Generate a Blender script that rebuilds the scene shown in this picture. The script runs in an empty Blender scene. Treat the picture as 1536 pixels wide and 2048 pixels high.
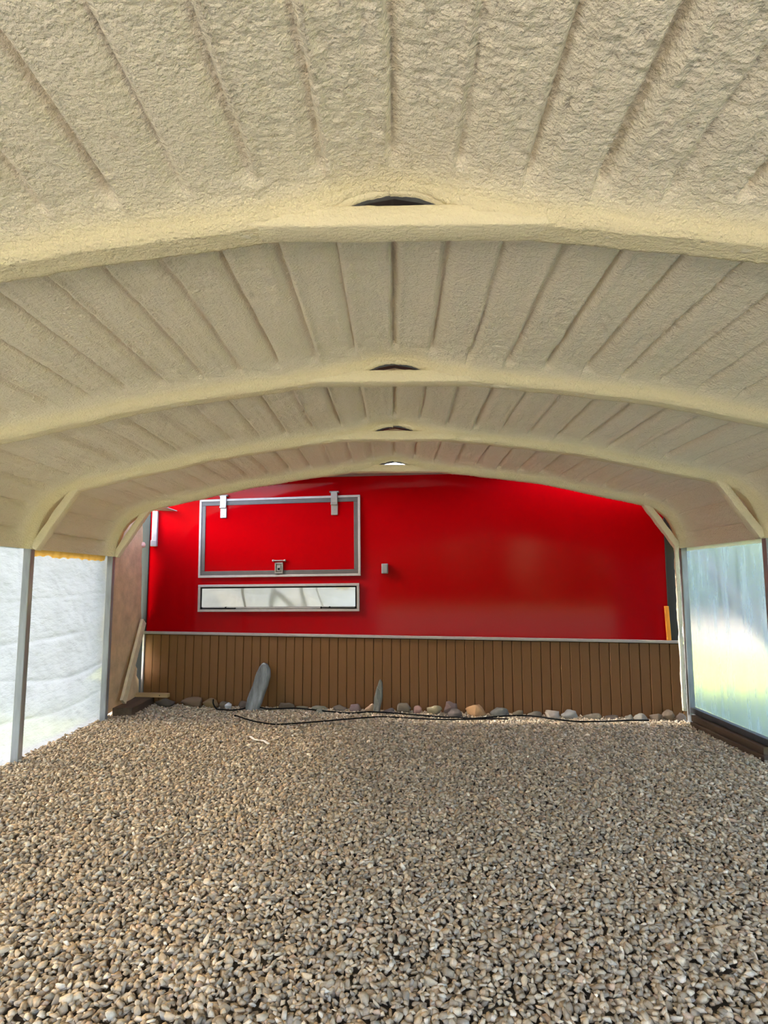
import bpy, bmesh, math, random
import numpy as np
from mathutils import Vector, Matrix, noise as mnoise

random.seed(7)
RNG = np.random.default_rng(11)
SC = bpy.context.scene
COL = SC.collection
PI = math.pi

# ------------------------------------------------------------------ camera
CAM_Z = 1.45
F_PX = 1253.0
pitch = math.atan(141.0 / F_PX)
yaw = 0.01744597
cam_d = bpy.data.cameras.new('camera')
cam = bpy.data.objects.new('camera', cam_d)
COL.objects.link(cam)
cam_d.sensor_fit = 'HORIZONTAL'
cam_d.sensor_width = 36.0
cam_d.lens = 36.0 * F_PX / 1536.0
cam_d.clip_start = 0.02
cam_d.clip_end = 600
cam.location = (0, 0, CAM_Z)
cam.rotation_euler = (PI / 2 + pitch, 0, yaw)
SC.camera = cam

# ------------------------------------------------------------------ sky, sun, exposure
world = bpy.data.worlds.new('sky')
SC.world = world
world.use_nodes = True
wn = world.node_tree
wn.nodes.clear()
w_out = wn.nodes.new('ShaderNodeOutputWorld')
w_bg = wn.nodes.new('ShaderNodeBackground')
w_sky = wn.nodes.new('ShaderNodeTexSky')
w_sky.sky_type = 'NISHITA'
w_sky.sun_disc = False
w_sky.sun_elevation = math.radians(33)
w_sky.sun_rotation = math.radians(-80)
w_sky.dust_density = 5.0
w_sky.air_density = 0.7
w_sky.ozone_density = 1.0
w_bg.inputs['Strength'].default_value = 0.27
wn.links.new(w_sky.outputs['Color'], w_bg.inputs['Color'])
wn.links.new(w_bg.outputs['Background'], w_out.inputs['Surface'])

sun_d = bpy.data.lights.new('sun', 'SUN')
sun_d.energy = 3.6
sun_d.angle = math.radians(9.0)
sun_d.color = (1.0, 0.93, 0.82)
sun = bpy.data.objects.new('sun', sun_d)
COL.objects.link(sun)
# light comes from the left (-X), low
sun.rotation_euler = Vector((0.83, -0.105, -0.54)).to_track_quat('-Z', 'Y').to_euler()

SC.view_settings.view_transform = 'Standard'
SC.view_settings.look = 'None'
SC.view_settings.gamma = 1.0
SC.view_settings.use_curve_mapping = False
SC.view_settings.exposure = 4.3
SC.cycles.max_bounces = 14
SC.cycles.diffuse_bounces = 10
SC.cycles.transparent_max_bounces = 16

# ------------------------------------------------------------------ helpers
def tag(o, label=None, cat=None, group=None, kind=None):
    if label: o['label'] = label
    if cat: o['category'] = cat
    if group: o['group'] = group
    if kind: o['kind'] = kind
    return o

def empty(name, loc=(0, 0, 0), rz=0.0):
    o = bpy.data.objects.new(name, None)
    o.empty_display_size = 0.1
    o.location = loc
    o.rotation_euler = (0, 0, rz)
    COL.objects.link(o)
    return o

def link(name, me, mat=None, parent=None, smooth=False):
    o = bpy.data.objects.new(name, me)
    COL.objects.link(o)
    if mat is not None and not me.materials: me.materials.append(mat)
    if parent is not None: o.parent = parent
    if smooth: me.shade_smooth()
    return o

def from_np(name, V, Fq, mat=None, parent=None, smooth=False):
    me = bpy.data.meshes.new(name)
    V = np.asarray(V, dtype=np.float32)
    Fq = np.asarray(Fq, dtype=np.int32)
    n, k = Fq.shape
    me.vertices.add(len(V))
    me.vertices.foreach_set('co', V.ravel())
    me.loops.add(n * k)
    me.loops.foreach_set('vertex_index', Fq.ravel())
    me.polygons.add(n)
    me.polygons.foreach_set('loop_start', np.arange(0, n * k, k, dtype=np.int32))
    me.update(calc_edges=True)
    return link(name, me, mat, parent, smooth)

def bm_obj(name, bm, mat, parent=None, smooth=False):
    me = bpy.data.meshes.new(name)
    bm.normal_update()
    bm.to_mesh(me)
    bm.free()
    return link(name, me, mat, parent, smooth)

def box(bm, x0, x1, y0, y1, z0, z1, bev=0.0, seg=1, M=None):
    ret = bmesh.ops.create_cube(bm, size=1.0)
    vs = ret['verts']
    for v in vs:
        v.co = Vector((x0 + (v.co.x + .5) * (x1 - x0), y0 + (v.co.y + .5) * (y1 - y0), z0 + (v.co.z + .5) * (z1 - z0)))
    if bev > 0:
        es = list({e for v in vs for e in v.link_edges})
        r = bmesh.ops.bevel(bm, geom=es, offset=bev, segments=seg, affect='EDGES', profile=0.5)
        vs = list({v for f in r['faces'] for v in f.verts} | {v for v in vs if v.is_valid})
    if M is not None:
        for v in vs:
            if v.is_valid: v.co = M @ v.co
    return vs

def cyl(bm, p0, p1, r, seg=12, r2=None):
    p0 = Vector(p0); p1 = Vector(p1)
    d = p1 - p0
    M = Matrix.Translation((p0 + p1) / 2) @ d.to_track_quat('Z', 'Y').to_matrix().to_4x4()
    bmesh.ops.create_cone(bm, cap_ends=True, segments=seg, radius1=r, radius2=r if r2 is None else r2, depth=d.length, matrix=M)

def box_obj(name, dims, mat, parent=None, bev=0.003, seg=1, M=None):
    bm = bmesh.new()
    box(bm, *dims, bev=bev, seg=seg, M=M)
    return bm_obj(name, bm, mat, parent)

def smoothstep(a, b, x):
    t = np.clip((x - a) / (b - a), 0, 1)
    return t * t * (3 - 2 * t)

def vnoise(x, y, seed):
    """value noise, -1..1, on arrays"""
    r = np.random.default_rng(seed)
    N = 512
    tab = r.uniform(-1, 1, (N, N)).astype(np.float32)
    xi = np.floor(x).astype(int); yi = np.floor(y).astype(int)
    fx = x - xi; fy = y - yi
    fx = fx * fx * (3 - 2 * fx); fy = fy * fy * (3 - 2 * fy)
    a = tab[xi % N, yi % N]; b = tab[(xi + 1) % N, yi % N]
    c = tab[xi % N, (yi + 1) % N]; d = tab[(xi + 1) % N, (yi + 1) % N]
    return (a * (1 - fx) + b * fx) * (1 - fy) + (c * (1 - fx) + d * fx) * fy

def billow(x, y, seed):
    return 1 - 2 * np.abs(vnoise(x, y, seed))

# ------------------------------------------------------------------ materials
def new_mat(name):
    m = bpy.data.materials.new(name)
    m.use_nodes = True
    nt = m.node_tree
    b = nt.nodes['Principled BSDF']
    return m, nt, b

def noise_tex(nt, scale, detail=3, rough=0.55, coord='Object', vec_scale=None):
    tc = nt.nodes.new('ShaderNodeTexCoord')
    n = nt.nodes.new('ShaderNodeTexNoise')
    n.inputs['Scale'].default_value = scale
    n.inputs['Detail'].default_value = detail
    n.inputs['Roughness'].default_value = rough
    if vec_scale:
        mp = nt.nodes.new('ShaderNodeMapping')
        mp.inputs['Scale'].default_value = vec_scale
        nt.links.new(tc.outputs[coord], mp.inputs['Vector'])
        nt.links.new(mp.outputs['Vector'], n.inputs['Vector'])
    else:
        nt.links.new(tc.outputs[coord], n.inputs['Vector'])
    return n

def ramp(nt, src, stops):
    r = nt.nodes.new('ShaderNodeValToRGB')
    e = r.color_ramp.elements
    while len(e) < len(stops): e.new(0.5)
    for i, (p, c) in enumerate(stops):
        e[i].position = p
        e[i].color = (c[0], c[1], c[2], 1)
    nt.links.new(src, r.inputs['Fac'])
    return r

def simple(name, col, rough=0.6, metal=0.0, var=0.0, scale=8.0, bump=0.0, bscale=60.0, vec_scale=None, spec=0.5):
    m, nt, b = new_mat(name)
    b.inputs['Roughness'].default_value = rough
    b.inputs['Metallic'].default_value = metal
    b.inputs['Specular IOR Level'].default_value = spec
    if var > 0:
        n = noise_tex(nt, scale, 5, 0.6, vec_scale=vec_scale)
        lo = [c * (1 - var) for c in col]
        hi = [min(1, c * (1 + var)) for c in col]
        r = ramp(nt, n.outputs['Fac'], [(0.3, lo), (0.7, hi)])
        nt.links.new(r.outputs['Color'], b.inputs['Base Color'])
    else:
        b.inputs['Base Color'].default_value = (*col, 1)
    if bump > 0:
        n2 = noise_tex(nt, bscale, 4, 0.6, vec_scale=vec_scale)
        bp = nt.nodes.new('ShaderNodeBump')
        bp.inputs['Strength'].default_value = 1.0
        bp.inputs['Distance'].default_value = bump
        nt.links.new(n2.outputs['Fac'], bp.inputs['Height'])
        nt.links.new(bp.outputs['Normal'], b.inputs['Normal'])
    return m

def foam_material(name, pale, yellow, bump=0.004):
    m, nt, b = new_mat(name)
    b.inputs['Roughness'].default_value = 0.8
    b.inputs['Specular IOR Level'].default_value = 0.25
    at = nt.nodes.new('ShaderNodeAttribute')
    at.attribute_name = 'fresh'
    n = noise_tex(nt, 5, 4, 0.6)
    ml = nt.nodes.new('ShaderNodeMath'); ml.operation = 'MULTIPLY_ADD'
    ml.inputs[1].default_value = 0.35
    ml.inputs[2].default_value = -0.17
    nt.links.new(n.outputs['Fac'], ml.inputs[0])
    ad = nt.nodes.new('ShaderNodeMath'); ad.operation = 'ADD'; ad.use_clamp = True
    nt.links.new(at.outputs['Fac'], ad.inputs[0])
    nt.links.new(ml.outputs[0], ad.inputs[1])
    mx = nt.nodes.new('ShaderNodeMix'); mx.data_type = 'RGBA'
    mx.inputs[6].default_value = (*pale, 1)
    mx.inputs[7].default_value = (*yellow, 1)
    nt.links.new(ad.outputs[0], mx.inputs[0])
    nt.links.new(mx.outputs[2], b.inputs['Base Color'])
    n2 = noise_tex(nt, 75, 3, 0.55)
    bp = nt.nodes.new('ShaderNodeBump')
    bp.inputs['Distance'].default_value = bump
    bp.inputs['Strength'].default_value = 1.0
    nt.links.new(n2.outputs['Fac'], bp.inputs['Height'])
    nt.links.new(bp.outputs['Normal'], b.inputs['Normal'])
    return m

M_FOAM = foam_material('spray_foam', (0.84, 0.77, 0.615), (0.80, 0.715, 0.475), 0.012)
M_FOAM_FRAME = foam_material('spray_foam_frame', (0.84, 0.77, 0.60), (0.78, 0.705, 0.475), 0.009)
M_GALV = simple('galvanised_steel', (0.36, 0.38, 0.40), 0.5, 0.55, 0.25, 14, 0.0005, 60, vec_scale=(1, 1, .15))
M_STEEL_ROOF = simple('painted_steel', (0.45, 0.45, 0.45), 0.5)
M_DARK_STEEL = simple('dark_steel', (0.06, 0.065, 0.075), 0.5, 0.3, 0.3, 10)
M_RED = simple('red_gloss_paint', (0.31, 0.0002, 0.0018), 0.09, 0, 0.04, 1.5, 0.0004, 3.0, spec=0.065)
M_GREY_TRIM = simple('grey_trim', (0.035, 0.034, 0.032), 0.6, 0.0, 0.1, 6, spec=0.1)
M_GASKET = simple('grey_rubber', (0.08, 0.072, 0.066), 0.6, 0, 0.12, 10)
M_ALU = simple('brushed_aluminium', (0.33, 0.31, 0.29), 0.35, 0.6, 0.08, 20)
M_WHITE_ALU = simple('pale_aluminium', (0.36, 0.325, 0.31), 0.5, 0.1, 0.08, 20)
M_STAINLESS = simple('stainless_sheet', (0.74, 0.71, 0.64), 0.06, 1.0, 0.05, 4)
M_BLACK = simple('matt_black', (0.006, 0.006, 0.006), 0.7, spec=0.08)
M_BOARD = simple('brown_board', (0.17, 0.070, 0.015), 0.6, 0, 0.08, 3, 0.0006, 40, vec_scale=(1, 1, 0.1))
M_ORANGE = simple('orange_plastic', (0.75, 0.26, 0.01), 0.45)
M_GREYBOX = simple('grey_plastic', (0.22, 0.22, 0.22), 0.5)
M_WOOD_DARK = simple('weathered_timber', (0.10, 0.065, 0.04), 0.8, 0, 0.4, 12, 0.002, 30, vec_scale=(1, .12, 1))
M_WOOD_FRESH = simple('sawn_pine', (0.48, 0.31, 0.15), 0.7, 0, 0.2, 14, 0.001, 40, vec_scale=(.12, 1, 1))
M_WOOD_FOAM = simple('foam_flecked_plank', (0.72, 0.60, 0.40), 0.85, 0, 0.15, 9, 0.003, 50)
M_FOAM_BOARD = simple('foam_sprayed_board', (0.62, 0.45, 0.27), 0.85, 0, 0.22, 5, 0.005, 45)
M_SLATE = simple('grey_slate', (0.17, 0.18, 0.18), 0.75, 0, 0.55, 12, 0.008, 25, vec_scale=(1.6, 1.6, .25))
M_SLATE2 = simple('green_grey_slate', (0.15, 0.15, 0.125), 0.8, 0, 0.35, 9, 0.004, 25, vec_scale=(1.6, 1.6, .25))
M_DIRT = simple('bare_earth', (0.10, 0.085, 0.068), 0.95, 0, 0.4, 14, 0.004, 60)
M_GRASS = simple('lawn_grass', (0.19, 0.26, 0.03), 0.9, 0, 0.45, 1.2, 0.02, 20)
M_DRIVE = simple('pale_drive', (0.14, 0.125, 0.10), 0.95, 0, 0.2, 2)
M_LEAF = simple('foliage', (0.035, 0.075, 0.03), 0.8, 0, 0.5, 3, 0.05, 6)
M_FRINGE = None

def tarp_material(name, col, trans, bump, refl=1.0, weave=0.0):
    m = bpy.data.materials.new(name)
    m.use_nodes = True
    nt = m.node_tree
    nt.nodes.clear()
    out = nt.nodes.new('ShaderNodeOutputMaterial')
    d = nt.nodes.new('ShaderNodeBsdfDiffuse')
    t = nt.nodes.new('ShaderNodeBsdfTranslucent')
    mx = nt.nodes.new('ShaderNodeMixShader')
    mx.inputs[0].default_value = trans
    n = noise_tex(nt, 3.5, 5, 0.6)
    lo = [c * .88 for c in col]
    r = ramp(nt, n.outputs['Fac'], [(0.3, lo), (0.7, col)])
    rd = ramp(nt, n.outputs['Fac'], [(0.3, [c * refl for c in lo]), (0.7, [c * refl for c in col])])
    nt.links.new(rd.outputs['Color'], d.inputs['Color'])
    nt.links.new(r.outputs['Color'], t.inputs['Color'])
    n2 = noise_tex(nt, 14, 5, 0.6, vec_scale=(1, .6, 1.6))
    bp = nt.nodes.new('ShaderNodeBump')
    bp.inputs['Distance'].default_value = bump
    nt.links.new(n2.outputs['Fac'], bp.inputs['Height'])
    nt.links.new(bp.outputs['Normal'], d.inputs['Normal'])
    nt.links.new(bp.outputs['Normal'], t.inputs['Normal'])
    nt.links.new(d.outputs[0], mx.inputs[1])
    nt.links.new(t.outputs[0], mx.inputs[2])
    if weave > 0:                       # a little light passes straight through the weave
        tr = nt.nodes.new('ShaderNodeBsdfTransparent')
        tr.inputs['Color'].default_value = (1.0, 0.90, 0.72, 1)
        m3 = nt.nodes.new('ShaderNodeMixShader')
        m3.inputs[0].default_value = weave
        nt.links.new(mx.outputs[0], m3.inputs[1]); nt.links.new(tr.outputs[0], m3.inputs[2])
        mx = m3
    nt.links.new(mx.outputs[0], out.inputs['Surface'])
    return m

M_TARP = tarp_material('white_woven_tarp', (0.68, 0.79, 0.95), 0.023, 0.014, 0.36, 0.028)
M_FRINGE = tarp_material('orange_overspray', (0.78, 0.50, 0.13), 0.4, 0.004)

def plastic_material():
    m = bpy.data.materials.new('clear_plastic_film')
    m.use_nodes = True
    nt = m.node_tree
    nt.nodes.clear()
    out = nt.nodes.new('ShaderNodeOutputMaterial')
    rf = nt.nodes.new('ShaderNodeBsdfRefraction')
    rf.inputs['IOR'].default_value = 1.3
    rf.inputs['Roughness'].default_value = 0.2
    rf.inputs['Color'].default_value = (0.63, 0.61, 0.60, 1)
    tl = nt.nodes.new('ShaderNodeBsdfTranslucent')
    tl.inputs['Color'].default_value = (0.40, 0.42, 0.45, 1)
    gl = nt.nodes.new('ShaderNodeBsdfGlossy')
    gl.inputs['Roughness'].default_value = 0.25
    mx = nt.nodes.new('ShaderNodeMixShader')
    n = noise_tex(nt, 5, 5, 0.65, vec_scale=(1, 1.6, .22))
    r = ramp(nt, n.outputs['Fac'], [(0.35, (0.22,) * 3), (0.7, (0.45,) * 3)])
    nt.links.new(r.outputs['Color'], mx.inputs[0])
    n2 = noise_tex(nt, 22, 4, 0.6, vec_scale=(1, 1.5, .12))
    bp = nt.nodes.new('ShaderNodeBump')
    bp.inputs['Distance'].default_value = 0.0012
    nt.links.new(n2.outputs['Fac'], bp.inputs['Height'])
    for s in (rf, tl, gl): nt.links.new(bp.outputs['Normal'], s.inputs['Normal'])
    nt.links.new(rf.outputs[0], mx.inputs[1])
    nt.links.new(tl.outputs[0], mx.inputs[2])
    mx2 = nt.nodes.new('ShaderNodeMixShader')
    mx2.inputs[0].default_value = 0.06
    nt.links.new(mx.outputs[0], mx2.inputs[1])
    nt.links.new(gl.outputs[0], mx2.inputs[2])
    nt.links.new(mx2.outputs[0], out.inputs['Surface'])
    return m
M_PLASTIC = plastic_material()

def tint_material(name, attr='tint', rough=0.85, bump=0.0015, bscale=90):
    m, nt, b = new_mat(name)
    at = nt.nodes.new('ShaderNodeAttribute')
    at.attribute_name = attr
    n = noise_tex(nt, 60, 4, 0.6)
    r = ramp(nt, n.outputs['Fac'], [(0.3, (.78,) * 3), (0.7, (1.15,) * 3)])
    mx = nt.nodes.new('ShaderNodeMix'); mx.data_type = 'RGBA'; mx.blend_type = 'MULTIPLY'
    mx.inputs[0].default_value = 1.0
    nt.links.new(at.outputs['Color'], mx.inputs[6])
    nt.links.new(r.outputs['Color'], mx.inputs[7])
    nt.links.new(mx.outputs[2], b.inputs['Base Color'])
    b.inputs['Roughness'].default_value = rough
    b.inputs['Specular IOR Level'].default_value = 0.3
    n2 = noise_tex(nt, bscale, 4, 0.6)
    bp = nt.nodes.new('ShaderNodeBump')
    bp.inputs['Distance'].default_value = bump
    nt.links.new(n2.outputs['Fac'], bp.inputs['Height'])
    nt.links.new(bp.outputs['Normal'], b.inputs['Normal'])
    return m
M_GRAVEL = tint_material('crushed_stone')
M_ROCK = tint_material('field_stone', rough=0.8, bump=0.006, bscale=25)

def set_tint(me, cols):
    """per-face colour attribute"""
    a = me.attributes.new('tint', 'FLOAT_COLOR', 'FACE')
    c = np.ones((len(me.polygons), 4), np.float32)
    c[:, :3] = cols
    a.data.foreach_set('color', c.ravel())

# ------------------------------------------------------------------ dimensions
BOWS = [2.04, 3.69, 5.21, 6.74]
Y_FRONT = -2.7
Y_BACK = 6.92
PL = Vector((-3.1, 7.75, 0)); PR = Vector((3.1, 6.95, 0))
UDIR = (PR - PL).normalized()
TR_ROT = math.atan2(UDIR.y, UDIR.x)
TLEN = (PR - PL).length
def tw(u, off, z):
    """point of the trailer's side: u along it, off outwards (towards the shelter), z up"""
    n = Vector((UDIR.y, -UDIR.x, 0))
    return PL + UDIR * u + n * off + Vector((0, 0, z))
def line_y(x): return 7.75 - (x + 3.1) / 6.2 * 0.8

# ------------------------------------------------------------------ setting: ground outside, floor, ceiling
bm = bmesh.new()
bmesh.ops.create_grid(bm, x_segments=2, y_segments=2, size=150)
for v in bm.verts: v.co.z = -0.10
tag(bm_obj('ground', bm, M_GRASS), kind='structure')
bm = bmesh.new()
box(bm, 7.6, 60, 14.0, 34, -0.10, -0.085)
box(bm, -40, 60, -22, -2.0, -0.10, -0.085)
drive = bm_obj('road', bm, M_DRIVE); tag(drive, kind='structure')

bm = bmesh.new()
nx, ny = 40, 60
gv = []
for j in range(ny + 1):
    y = Y_FRONT - 1.0 + (8.2 - Y_FRONT + 1.0) * j / ny
    for i in range(nx + 1):
        x = -3.3 + 6.6 * i / nx
        gv.append(bm.verts.new((x, y, -0.022 + 0.004 * mnoise.noise((x * 2, y * 2, 0)))))
for j in range(ny):
    for i in range(nx):
        a = j * (nx + 1) + i
        bm.faces.new((gv[a], gv[a + 1], gv[a + nx + 2], gv[a + nx + 1]))
floor = bm_obj('floor', bm, M_DIRT, smooth=True); tag(floor, kind='structure')

# ---- curves of the arch: (half width, height), centre outwards
CEIL_P = [(0, 2.825), (0.08, 2.818), (0.25, 2.785), (0.5, 2.74), (1.05, 2.665), (1.6, 2.575), (2.12, 2.455), (2.5, 2.372),
          (2.70, 2.325), (2.86, 2.25), (2.98, 2.14), (3.06, 2.0), (3.105, 1.86), (3.118, 1.735)]
BOW_P = [(0, 2.764), (0.05, 2.760), (0.11, 2.744), (0.17, 2.722), (0.3, 2.685), (0.45, 2.650), (0.6, 2.628), (1.05, 2.57), (1.6, 2.48),
         (2.12, 2.365), (2.5, 2.285), (2.67, 2.25), (2.79, 2.205), (2.89, 2.13), (2.975, 2.02), (3.02, 1.90), (3.035, 1.80), (3.035, 1.745)]
def full_curve(half, step, sm=0.03):
    pts = [(-x, z) for x, z in half[::-1]] + half[1:]
    P = np.array(pts, float)
    P[:, 1] += 0.045 * smoothstep(0.1, 2.2, P[:, 0]) + 0.04 * smoothstep(2.6, 3.05, P[:, 0])   # the right side stands a little higher
    d = np.r_[0, np.cumsum(np.hypot(*np.diff(P, axis=0).T))]
    n = int(round(d[-1] / step))
    s = np.linspace(0, d[-1], n + 1)
    X = np.interp(s, d, P[:, 0]); Z = np.interp(s, d, P[:, 1])
    k = max(1, int(round(sm / (d[-1] / n))))
    for _ in range(3):
        Xp = np.pad(X, k, mode='reflect', reflect_type='odd'); Zp = np.pad(Z, k, mode='reflect', reflect_type='odd')
        w = np.ones(2 * k + 1) / (2 * k + 1)
        X = np.convolve(Xp, w, 'valid'); Z = np.convolve(Zp, w, 'valid')
    s = s - d[-1] / 2
    tx = np.gradient(X, s); tz = np.gradient(Z, s)
    L = np.hypot(tx, tz)
    # inward normal (downwards at the ridge)
    return s, X, Z, tz / L, -tx / L

RIB = 0.2235
s, CX, CZ, CNX, CNZ = full_curve(CEIL_P, 0.0112, 0.05)
ys = np.unique(np.concatenate([np.arange(Y_FRONT, 1.2, 0.08), np.arange(1.2, 2.25, 0.0095), np.arange(2.25, 3.75, 0.013),
                               np.arange(3.75, 5.3, 0.018), np.arange(5.3, Y_BACK + 1e-6, 0.022)]).round(4))
S, Y = np.meshgrid(s, ys, indexing='ij')
allb = [-2.53, -1.01, 0.51] + BOWS
# distance from the frames
fr = np.full(Y.shape, 9.0); bk = np.full(Y.shape, 9.0); bay = np.zeros(Y.shape, int)
for b in allb:
    d1 = (b - 0.055) - Y
    fr = np.where((d1 >= 0) & (d1 < fr), d1, fr)
    d2 = Y - (b + 0.055)
    bk = np.where((d2 >= 0) & (d2 < bk), d2, bk)
    inside = (Y > b - 0.055) & (Y < b + 0.055)
    fr = np.where(inside, 0, fr); bk = np.where(inside, 0, bk)
    bay += (Y > b).astype(int)
edge_wob = 0.02 * vnoise(S * 9, Y * 0.5 + 3, 31)
fade = smoothstep(0.05, 0.15, fr + edge_wob) * smoothstep(0.045, 0.075, bk + edge_wob * .5)
# ribs of the steel roof showing through the foam
wob = 0.006 * vnoise(S * 2.2, Y * 1.6, 5) + 0.0035 * vnoise(S * 5, Y * 6, 6)
Sw = S + wob
ri = np.round(Sw / RIB)
dist = (Sw - ri * RIB) * np.where(ri == 0, 1, np.sign(ri))
rr = np.random.default_rng(3)
depth_t = rr.uniform(0.55, 1.3, (80, 12)); soft_t = rr.uniform(0.04, 0.08, (80, 12)); lip_t = rr.uniform(0.0, 1.0, (80, 12))
ii = (ri + 40).astype(int)
D = depth_t[ii, bay]; W = soft_t[ii, bay]; LIP = lip_t[ii, bay]
groove = np.where(dist < 0, smoothstep(-0.012, -0.001, dist), np.clip(1 - dist / W, 0, 1) ** 1.3)
lip = np.exp(-((dist + 0.02) / 0.010) ** 2)
H = -0.034 * D * groove + 0.011 * LIP * lip
# the centre rib is a broad soft roll
# minor ribs
for k, off in enumerate((-0.074, 0.074, 0.112)):
    dm = np.abs(Sw - np.floor(Sw / RIB) * RIB - (RIB / 2 + off * .95))
    mi = (np.floor(Sw / RIB) + 40).astype(int)
    amp = np.random.default_rng(40 + k).uniform(-0.6, 1.0, (90, 12))[mi, bay]
    H += 0.0060 * amp * np.exp(-(dm / 0.009) ** 2) * (0.6 * vnoise(S * 2, Y * 1.2, 60 + k) + .7)
H += 0.004 * np.sin((np.clip(np.abs(dist), 0, RIB / 2)) / (RIB / 2) * PI / 2)       # pans sag a little
H *= fade
# long streaks left by the spray passes
H += 0.0045 * vnoise(S * 30, Y * 1.3, 8) * fade + 0.004 * vnoise(S * 7, Y * 1.1, 9)
# fillets of foam at the frames
openc = 0.35 + 0.65 * smoothstep(0.08, 0.34, np.abs(S))          # open slit at the peak, over the collar tie
H += (0.012 + openc * 0.043) * np.exp(-fr / 0.055) + (0.004 + 0.012 * openc) * np.exp(-fr / 0.13) + openc * 0.03 * np.exp(-bk / 0.022)
# blobs where the ribs run into the frames
blob = np.exp(-((fr - 0.09) / 0.03) ** 2) * np.exp(-(dist / 0.035) ** 2)
H += 0.012 * blob * (0.3 + 0.9 * depth_t[(ii + 7) % 80, bay] - .5)
# popcorn texture; rougher patches near the camera's side
rough = 0.75 + 0.45 * vnoise(S * 1.3 + 5, Y * 1.3, 12)
rough *= np.where(fr < 0.09, 0.55, 1.0)
H += rough * (0.0036 * billow(S * 50, Y * 24, 14) + 0.0044 * billow(S * 86 + 9, Y * 44, 15) + 0.0014 * vnoise(S * 22, Y * 9, 16))
PX = CX[:, None] + CNX[:, None] * H
PZ = CZ[:, None] + CNZ[:, None] * H
FRESH = np.clip(0.95 * np.exp(-np.maximum(fr - 0.02, 0) / 0.035) + 0.6 * np.exp(-bk / 0.02) + 0.06 + 0.12 * vnoise(S * 1.1, Y * 1.1, 21), 0, 1)

# outer steel roof skin is the ceiling itself; the foam strips between its ribs are its pieces
sx, SXx, SXz, SNX, SNZ = full_curve(CEIL_P, 0.06, 0.03)
ro = []
for yv in (Y_FRONT, Y_BACK):
    for off in (-0.045, -0.055):
        ro.append(np.c_[SXx + SNX * off, np.full(len(sx), yv), SXz + SNZ * off])
n = len(sx)
V = np.concatenate(ro)
fq = []
for i in range(n - 1):
    fq += [(i, i + 1, 2 * n + i + 1, 2 * n + i), (n + i + 1, n + i, 3 * n + i, 3 * n + i + 1), (i + 1, i, n + i, n + i + 1), (2 * n + i, 2 * n + i + 1, 3 * n + i + 1, 3 * n + i)]
ceiling = from_np('ceiling', V, fq, M_STEEL_ROOF); tag(ceiling, kind='structure')

ns, nyy = S.shape
cuts = [0]
kmax = int(math.floor(s[-1] / RIB))
for k in range(-kmax, kmax + 1):
    i = int(np.argmin(np.abs(s - k * RIB)))
    if i - cuts[-1] > 8 and ns - 1 - i > 8: cuts.append(i)
cuts.append(ns - 1)
for a, b in zip(cuts[:-1], cuts[1:]):
    X_ = PX[a:b + 1]; Z_ = PZ[a:b + 1]; Y_ = Y[a:b + 1]
    m_ = b - a + 1
    V = np.stack([X_, Y_, Z_], -1).reshape(-1, 3)
    idx = np.arange(m_ * nyy).reshape(m_, nyy)
    fq = np.stack([idx[:-1, :-1], idx[:-1, 1:], idx[1:, 1:], idx[1:, :-1]], -1).reshape(-1, 4)
    o = from_np('foam_panel', V, fq, M_FOAM, ceiling, True)
    at = o.data.attributes.new('fresh', 'FLOAT', 'POINT')
    at.data.foreach_set('value', FRESH[a:b + 1].astype(np.float32).ravel())

# ------------------------------------------------------------------ arch frames
bs, BX, BZ, BNX, BNZ = full_curve(BOW_P, 0.014, 0.02)
def bow_band(name, i0, i1, yb, seed, parent):
    """foam-coated hoop: a rounded section swept along the arch"""
    # section: (y offset, height above the lower edge), from the front ceiling fillet, under, to the back
    sec = [(-0.062, 0.125), (-0.060, 0.09), (-0.057, 0.06), (-0.054, 0.035), (-0.049, 0.014), (-0.038, 0.002), (-0.02, -0.002),
           (0.0, -0.002), (0.02, -0.001), (0.036, 0.003), (0.047, 0.012), (0.052, 0.03), (0.056, 0.06), (0.060, 0.125)]
    sec = np.array(sec)
    # resample the section
    d = np.r_[0, np.cumsum(np.hypot(*np.diff(sec, axis=0).T))]
    t = np.linspace(0, d[-1], 30)
    sy = np.interp(t, d, sec[:, 0]); sh = np.interp(t, d, sec[:, 1])
    sel = slice(i0, i1 + 1)
    s_ = bs[sel]
    nn = len(s_)
    # outward push of the section's surface
    gy = np.gradient(sy, t); gh = np.gradient(sh, t)
    ny_, nh_ = -gh, gy
    nrm = np.hypot(ny_, nh_); ny_ /= nrm; nh_ /= nrm
    flip = np.sign(-nh_[len(t) // 2]); ny_ *= flip; nh_ *= flip
    SS, TT = np.meshgrid(s_, t, indexing='ij')
    under = (TT > d[-1] * .42).astype(float)
    w = (0.006 * vnoise(SS * 6, TT * 12 + seed, seed) + 0.004 * vnoise(SS * 22, TT * 30, seed + 1)
         + (0.0012 + 0.0018 * under) * billow(SS * 55, TT * 60, seed + 2))
    hs = sh[None, :] + nh_[None, :] * w
    yy = yb + sy[None, :] + ny_[None, :] * w
    X_ = BX[sel][:, None] - BNX[sel][:, None] * hs
    Z_ = BZ[sel][:, None] - BNZ[sel][:, None] * hs
    V = np.stack([X_, yy, Z_], -1).reshape(-1, 3)
    idx = np.arange(nn * len(t)).reshape(nn, len(t))
    fq = np.stack([idx[:-1, :-1], idx[:-1, 1:], idx[1:, 1:], idx[1:, :-1]], -1).reshape(-1, 4)
    o = from_np(name, V, fq, M_FOAM_FRAME, parent, True)
    fresh = np.clip(0.85 - 0.55 * under + 0.1 * vnoise(SS * 3, TT * 5, seed + 9), 0, 1)
    o.data.attributes.new('fresh', 'FLOAT', 'POINT').data.foreach_set('value', fresh.astype(np.float32).ravel())
    return o

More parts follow.
